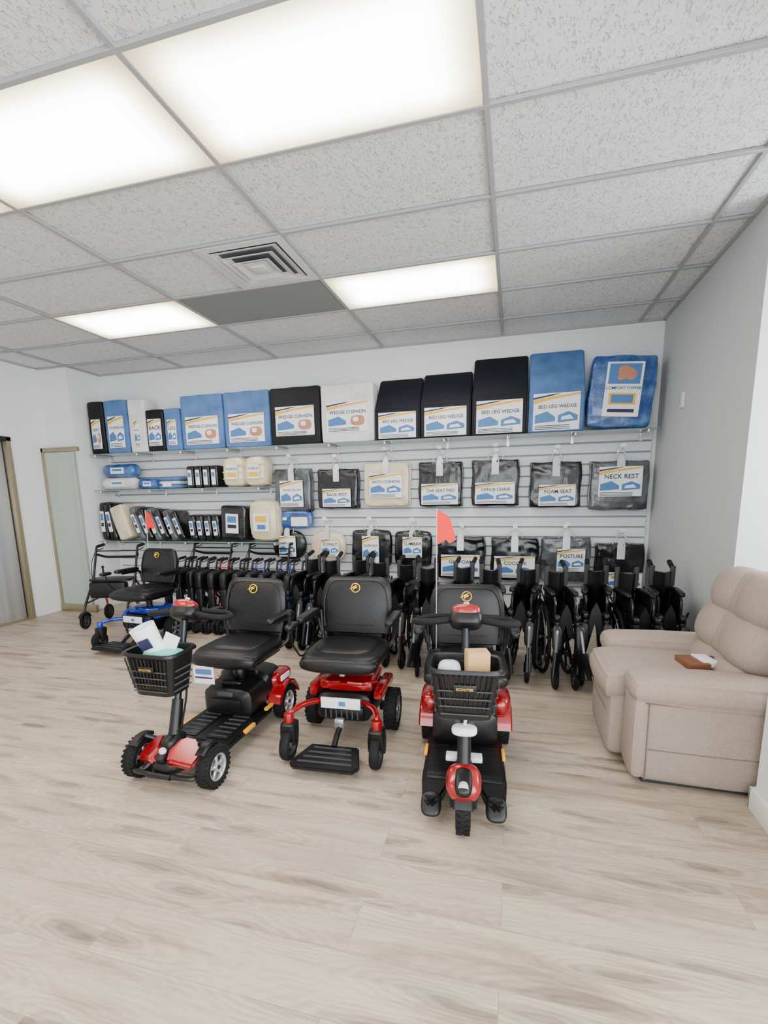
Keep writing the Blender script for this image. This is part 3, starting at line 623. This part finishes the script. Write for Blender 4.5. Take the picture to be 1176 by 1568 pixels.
def powerchair(col='red',flag=False):
    b=B()
    for sx in (-1,1):
        wheel(b,(sx*.235,.2,.12),.12,.075,'rimgrey',5)
        wheel(b,(sx*.235,-.235,.08),.08,.05,'greyrub',0,False)
        b.tube([(sx*.1,.0,.24),(sx*.2,-.1,.25),(sx*.235,-.2,.24),(sx*.235,-.22,.2)],.016,col,10,.06)
        b.cyl((sx*.235,-.215,.215),.026,.06,col,'Z',14)
        b.shellZ([(.08,sx*.235,-.22,.045,.02),(.14,sx*.235,-.215,.046,.035),(.19,sx*.235,-.21,.04,.045),(.2,sx*.235,-.21,.03,.03)],'plastic',4)
        b.shellY([(.02,sx*.185,.27,.02,.02),(.06,sx*.19,.28,.03,.03),(.3,sx*.19,.27,.03,.03),(.34,sx*.18,.25,.02,.02)],col,4)
        b.tube([(sx*.17,.08,.33),(sx*.1,.02,.33),(sx*.02,.01,.34)],.012,col,8,.04)
        b.cyl((sx*.13,.38,.05),.03,.02,'rubber','X',14); b.tube([(sx*.13,.32,.15),(sx*.13,.38,.05)],.01,'steel',6)
    b.shellY([(-.03,0,.2,.11,.05),(0,0,.2,.15,.08),(.2,0,.2,.165,.09),(.33,0,.2,.15,.08),(.35,0,.2,.12,.06)],'plastic',5)
    b.box((0,-.035,.185),(.24,.02,.07),'plastic',.005)
    for k in range(7): b.box((-.09+k*.03,-.048,.18),(.008,.006,.05),'greyrub')
    b.box((.0,-.065,.25),(.22,.012,.06),'paper',.002); b.box((.01,-.073,.25),(.035,.003,.025),'lblblue')
    b.shellY([(.02,0,.31,.1,.02),(.04,0,.31,.15,.03),(.3,0,.31,.15,.03),(.32,0,.31,.1,.02)],col,5)
    b.tube([(0,.15,.3),(0,.15,.44)],.028,'steel',12); b.box((0,-.0,.40),(.03,.05,.03),'silver',.004)
    b.tube([(0,-.03,.14),(0,-.14,.11),(0,-.2,.07)],.016,'steel',8,.04); b.box((0,-.09,.15),(.05,.03,.05),'silver',.004)
    b.prism([(-.13,-.18),(.13,-.18),(.18,-.36),(.155,-.40),(-.155,-.40),(-.18,-.36)],.045,.07,'plastic',.008)
    for k in range(4): b.box((0,-.22-k*.045,.0715),(.2+.025*k,.012,.004),'greyrub')
    seat(b,.10,.485,.44,.44,.34)
    b.sup((-.252,-.08,.675),(.05,.12,.035),'plastic',3,6); b.tube([(-.252,-.10,.69),(-.252,-.10,.735)],.008,'rubber',8); b.sup((-.252,-.10,.745),(.025,.025,.025),'rubber',2,5)
    b.tube([(-.24,.2,.5),(-.28,.1,.43),(-.27,-.05,.57),(-.255,-.08,.66)],.005,'rubber',6,.06)
    if flag:
        b.tube([(-.17,.36,.3),(-.19,.40,1.25)],.0035,'silver',6)
        flagmesh(b,-.19,.40,1.245,1.0)
    return b
scooter4().obj('mobility_scooter',(-1.545,2.16,0),0)
scooter3().obj('three_wheel_mobility_scooter',(-.195,2.15,0),5)
powerchair('red').obj('power_wheelchair',(-.875,2.335,0),3)
powerchair('blue',True).obj('power_wheelchair',(-3.40,3.62,0),-4)

def foldedchair(acc='steel',leg=1):
    b=B()
    for sx in (-1,1):
        x=sx*.075
        c=(x+sx*.028,.16,.30); n=10
        b.lathe([(.295+.015*math.cos(2*pi*i/n),.015*math.sin(2*pi*i/n)) for i in range(n)],c,'rubber','X',40)
        b.lathe([(.278+.006*math.cos(2*pi*i/6),.008*math.sin(2*pi*i/6)) for i in range(6)],c,'steel','X',40)
        b.lathe([(.258+.006*math.cos(2*pi*i/6),sx*.022+.006*math.sin(2*pi*i/6)) for i in range(6)],c,'rimgrey','X',36)
        b.cyl(c,.035,.05,'steel','X',12)
        for k in range(7):
            a=2*pi*k/7+.2; b.box((c[0],c[1]+.155*math.cos(a),c[2]+.155*math.sin(a)),(.014,.25,.018),'plastic',0,(math.degrees(a),0,0))
        b.tube([(x,.2,.12),(x,.2,.88),(x,.32,.91)],.0125,'steel',8,.05); b.tube([(x,.23,.89),(x,.34,.918)],.02,'rubber',8)
        b.tube([(x,.19,.74),(x,.19,.9)],.021,'greyrub',8)
        b.tube([(x,.2,.20),(x,-.22,.20)],.012,'steel',8); b.tube([(x,.2,.50),(x,-.20,.50),(x,-.24,.46),(x,-.24,.13)],.012,acc,8,.04)
        b.tube([(x,.2,.70),(x,-.12,.70),(x,-.16,.66),(x,-.16,.5)],.011,'steel',8,.04)
        b.sup((x+sx*.012,.03,.72),(.055,.30,.04),'vinyl',4,6); b.box((x,.03,.60),(.006,.30,.19),'plastic',.002)
        b.tube([(x,-.24,.50),(x+sx*.01,-.30,.48),(x+sx*.02*leg,-.40,.14)],.012,'rimgrey',8,.05); b.box((x+sx*.02,-.35,.22),(.02,.16,.20),'plastic',.006,(-18,0,sx*12*leg))
        b.sup((x+sx*.01,-.30,.42),(.075,.04,.20),'vinyl',3,5,(-15,0,0)); b.cyl((x,-.24,.51),.024,.05,'plastic'); b.sup((x,-.22,.56),(.05,.08,.06),'plastic',3,5)
        wheel(b,(x,-.25,.085),.085,.032,'greyrub',4,False); b.tube([(x+.024,-.25,.085),(x+.024,-.245,.17),(x-.024,-.245,.17),(x-.024,-.25,.085)],.007,'plastic',6,.01)
        b.cyl((x,-.245,.2),.022,.06,'plastic')
        b.tube([(x,.12,.16),(-x*.2,.05,.6)],.011,'steel',6); b.tube([(x,-.12,.16),(-x*.2,-.1,.6)],.011,'steel',6)
        b.tube([(x,.24,.6),(x+sx*.03,.34,.72),(x,.36,.5)],.006,'plastic',5,.05); b.tube([(x,-.1,.45),(x+sx*.04,-.14,.54),(x+sx*.05,-.16,.60)],.007,'plastic',6,.03)
    b.loft([[(-.07,y,.40),(-.03,y,.60),(0,y,.66),(.03,y,.60),(.07,y,.40),(.025,y,.40),(0,y,.5),(-.025,y,.40)] for y in (-.2,.16)],'vinyl')
    b.loft([[(-.075,.2,z),(-.03,.10,z),(0,.07,z),(.03,.10,z),(.075,.2,z),(.02,.135,z),(0,.12,z),(-.02,.135,z)] for z in (.50,.86)],'vinyl')
    return b
SC=.9
A=foldedchair('steel').obj('folded_wheelchair',(1.06,3.70,0),-4,scale=SC).data
A2=foldedchair('plastic',2.2).obj('folded_wheelchair',(.84,3.60,0),9,scale=SC).data
for i,(x,y,r) in enumerate([(.60,3.68,-7),(.35,3.58,8),(.10,3.66,-9),(-.14,3.60,6),(-.39,3.68,-6),(-.63,3.60,8),(-1.11,3.85,6),(-1.36,3.98,-5),(-1.60,3.92,5)]):
    inst(A if i%2==0 else A2,'folded_wheelchair',(x,y,0),r,SC)
foldedchair('red').obj('folded_wheelchair',(-.87,3.74,0),-4,scale=SC)
foldedchair('blue').obj('folded_wheelchair',(-1.84,4.0,0),-4,scale=SC)

def rollator(fold=.12,acc='steel'):
    b=B(); 
    for sx in (-1,1):
        x=sx*fold
        wheel(b,(x,-.22,.09),.09,.035,'greyrub',5,False); wheel(b,(x,.25,.09),.09,.035,'greyrub',5,False)
        b.tube([(x,-.22,.11),(x,-.2,.25),(x,.02,.52),(x,.12,.80),(x,.14,.86)],.0135,acc if fold<.15 else 'plastic',8,.06)
        b.tube([(x,.25,.11),(x,.22,.3),(x,.02,.53)],.0125,acc,8,.05); b.tube([(x,-.17,.28),(x,.2,.3)],.01,'steel',6)
        b.tube([(x,.14,.84),(x,.14,.885),(x,.28,.90)],.0125,'plastic',8,.03); b.tube([(x,.17,.89),(x,.30,.90)],.018,'rubber',8)
        b.tube([(x,.15,.86),(x,.20,.845),(x,.28,.86)],.006,'plastic',6,.02)
        b.tube([(x,.13,.85),(x+sx*.03,.05,.70),(x,.0,.4)],.004,'rubber',5,.08)
        b.arc((x,-.22,.09),.105,.05,.005,20,150,'plastic')
    if fold>.15:
        b.sup((0,.0,.53),(fold*2,.26,.03),'vinyl',5,5); b.tube([(-fold,.14,.80),(-fold*.8,.22,.76),(fold*.8,.22,.76),(fold,.14,.80)],.014,'rubber',8,.06); b.box((0,-.1,.42),(fold*1.7,.1,.18),'vinyl',.02)
        b.tube([(-fold,.13,.84),(fold,.13,.84)],.008,'plastic',6)
    else:
        b.sup((0,-.02,.66),(fold*1.8,.40,.26),'vinyl',4.5,6); b.sup((0,-.18,.45),(fold*1.6,.07,.30),'vinyl',3.5,6); b.tube([(0,-.1,.78),(0,-.02,.83),(0,.06,.78)],.008,'vinyl',6,.04)
        b.tube([(-fold,-.18,.3),(fold,-.18,.5)],.009,acc,6); b.tube([(fold,-.18,.3),(-fold,-.18,.5)],.009,acc,6)
    return b
Ro={a:None for a in ('steel','blue','red')}
xs=[-3.04,-2.90,-2.76,-2.62,-2.48,-2.34,-2.20,-2.06]
cols=['steel','red','steel','steel','blue','steel','blue','steel']
for x,a in zip(xs,cols):
    if Ro[a] is None: Ro[a]=rollator(.06,a).obj('folded_rollator',(x,4.22,0),0,scale=.8).data
    else: inst(Ro[a],'folded_rollator',(x,4.22,0),0,.8)
for x in (-3.46,-3.32,-3.18): inst(Ro['steel'],'folded_rollator',(x,4.27,0),0,.8)
rw=rollator(.27,'steel').obj('rollator_walker',(-3.42,4.77,0),0,scale=.93).data
inst(rw,'rollator_walker',(-2.68,4.77,0),0,.93)
rollator(.24,'red').obj('rollator_walker',(-4.22,4.2,0),15,scale=.95)

# ------------------------------------------------------------------ recliner (faces -X)
b=B()
AT=.515
for y0,y1,yo in ((2.25,2.45,2.2425),(2.93,3.13,3.1375)):
    yc=(y0+y1)/2; w=y1-y0
    b.soft((.975,yc,AT*.49),(.78,w,AT-.06),'beige',.04,9,.012)
    b.soft((.955,yc,AT-.055),(.80,w+.035,.11),'beige',.052,10,.018)
    b.soft((.592,yc,AT*.46),(.07,w+.005,AT-.12),'beige',.034,8,.012)
    for z in (AT-.105,.19): b.tube([(.60,yo+.004,z),(.9,yo-(.004 if yo<3 else -.004),z),(1.34,yo+.004,z)],.003,'beigeseam',5)
    b.tube([(.622,yo+.003,.04),(.618,yo,.25),(.618,yo+.003,AT-.11)],.003,'beigeseam',5)
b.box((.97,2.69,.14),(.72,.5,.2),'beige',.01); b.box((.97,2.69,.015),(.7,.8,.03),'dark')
b.soft((.545,2.69,.225),(.11,.475,.38),'beige',.045,9,.014); b.soft((.530,2.69,.395),(.14,.48,.14),'beige',.065,9,.016)
b.tube([(.480,2.47,.27),(.474,2.69,.27),(.480,2.91,.27)],.0025,'beigeseam',5)
b.soft((.80,2.69,.39),(.56,.475,.15),'beige',.06,9,.03); b.soft((.645,2.69,.415),(.28,.468,.11),'beige',.052,9,.026)
b.tube([(.79,2.47,.452),(.785,2.69,.478),(.79,2.91,.452)],.003,'beigeseam',5)
b.at((1.00,2.69,.36),(0,18,0))
b.soft((.13,0,.30),(.14,.60,.64),'beige',.06,9,.02)
for k,(z,h,d,w) in enumerate([(.10,.24,.20,.56),(.29,.27,.25,.66),(.49,.27,.26,.64)]):
    for sy in (-1,1): b.sup((.03,sy*w*.245,z),(d,w*.55,h),'beige',2.4,10)
    b.sup((.04,0,z),(d*.85,w*.7,h*.97),'beige',2.8,9)
b.pop()
b.obj('recliner_armchair',(0,0,0))
b=B(); b.box((0,0,.015),(.10,.15,.03),'wood',.004); b.box((.06,.01,.02),(.07,.12,.035),'paper',.004); b.box((.11,0,.017),(.03,.12,.03),'plastic',.008)
b.obj('remote_control_and_booklet',(.89,2.60,.488),10)

# ------------------------------------------------------------------ lights
def area(name,loc,rot,sx,sy,e,col):
    l=bpy.data.lights.new(name,'AREA'); l.shape='RECTANGLE'; l.size=sx; l.size_y=sy; l.energy=e; l.color=col
    o=bpy.data.objects.new(name,l); C.objects.link(o); o.location=loc; o.rotation_euler=tuple(math.radians(a) for a in rot); return o
area('window_daylight_front',(.2,-2.6,1.5),(90,0,0),3.6,2.4,165,(.93,.97,1))
area('window_daylight_side',(1.5,-.5,1.5),(0,90,0),2.4,3.2,210,(.93,.97,1))
area('alcove_fill_light',(2.3,2.71,1.62),(0,90,0),1.5,.8,60,(.95,.98,1))  # added fill lamp to brighten the alcove; its window is made up
area('warm_downlight',(-3.2,.2,2.8),(0,0,0),1.2,1.2,30,(1,.62,.40))
w=bpy.data.worlds.new('world'); bpy.context.scene.world=w; w.use_nodes=True
w.node_tree.nodes['Background'].inputs[0].default_value=(.90,.95,1,1); w.node_tree.nodes['Background'].inputs[1].default_value=1.5

# ------------------------------------------------------------------ camera
cam=bpy.data.cameras.new('camera'); co=bpy.data.objects.new('camera',cam); C.objects.link(co)
yaw,pitch,roll=math.radians(15.18),math.radians(9.933),math.radians(-.967)
Hd=Vector((-math.sin(yaw),math.cos(yaw),0)); Z=Vector((0,0,1)); R=Vector((math.cos(yaw),math.sin(yaw),0))
F=Hd*math.cos(pitch)-Z*math.sin(pitch); U=Hd*math.sin(pitch)+Z*math.cos(pitch)
R2_=R*math.cos(roll)+U*math.sin(roll); U2_=-R*math.sin(roll)+U*math.cos(roll)
mt=Matrix((R2_,U2_,-F)).transposed().to_4x4(); mt.translation=Vector((0,0,1.35)); co.matrix_world=mt
cam.lens=36*1028.4/2212; cam.sensor_width=36; cam.shift_y=(1251.4-1106)/2212; cam.clip_start=.05
bpy.context.scene.camera=co
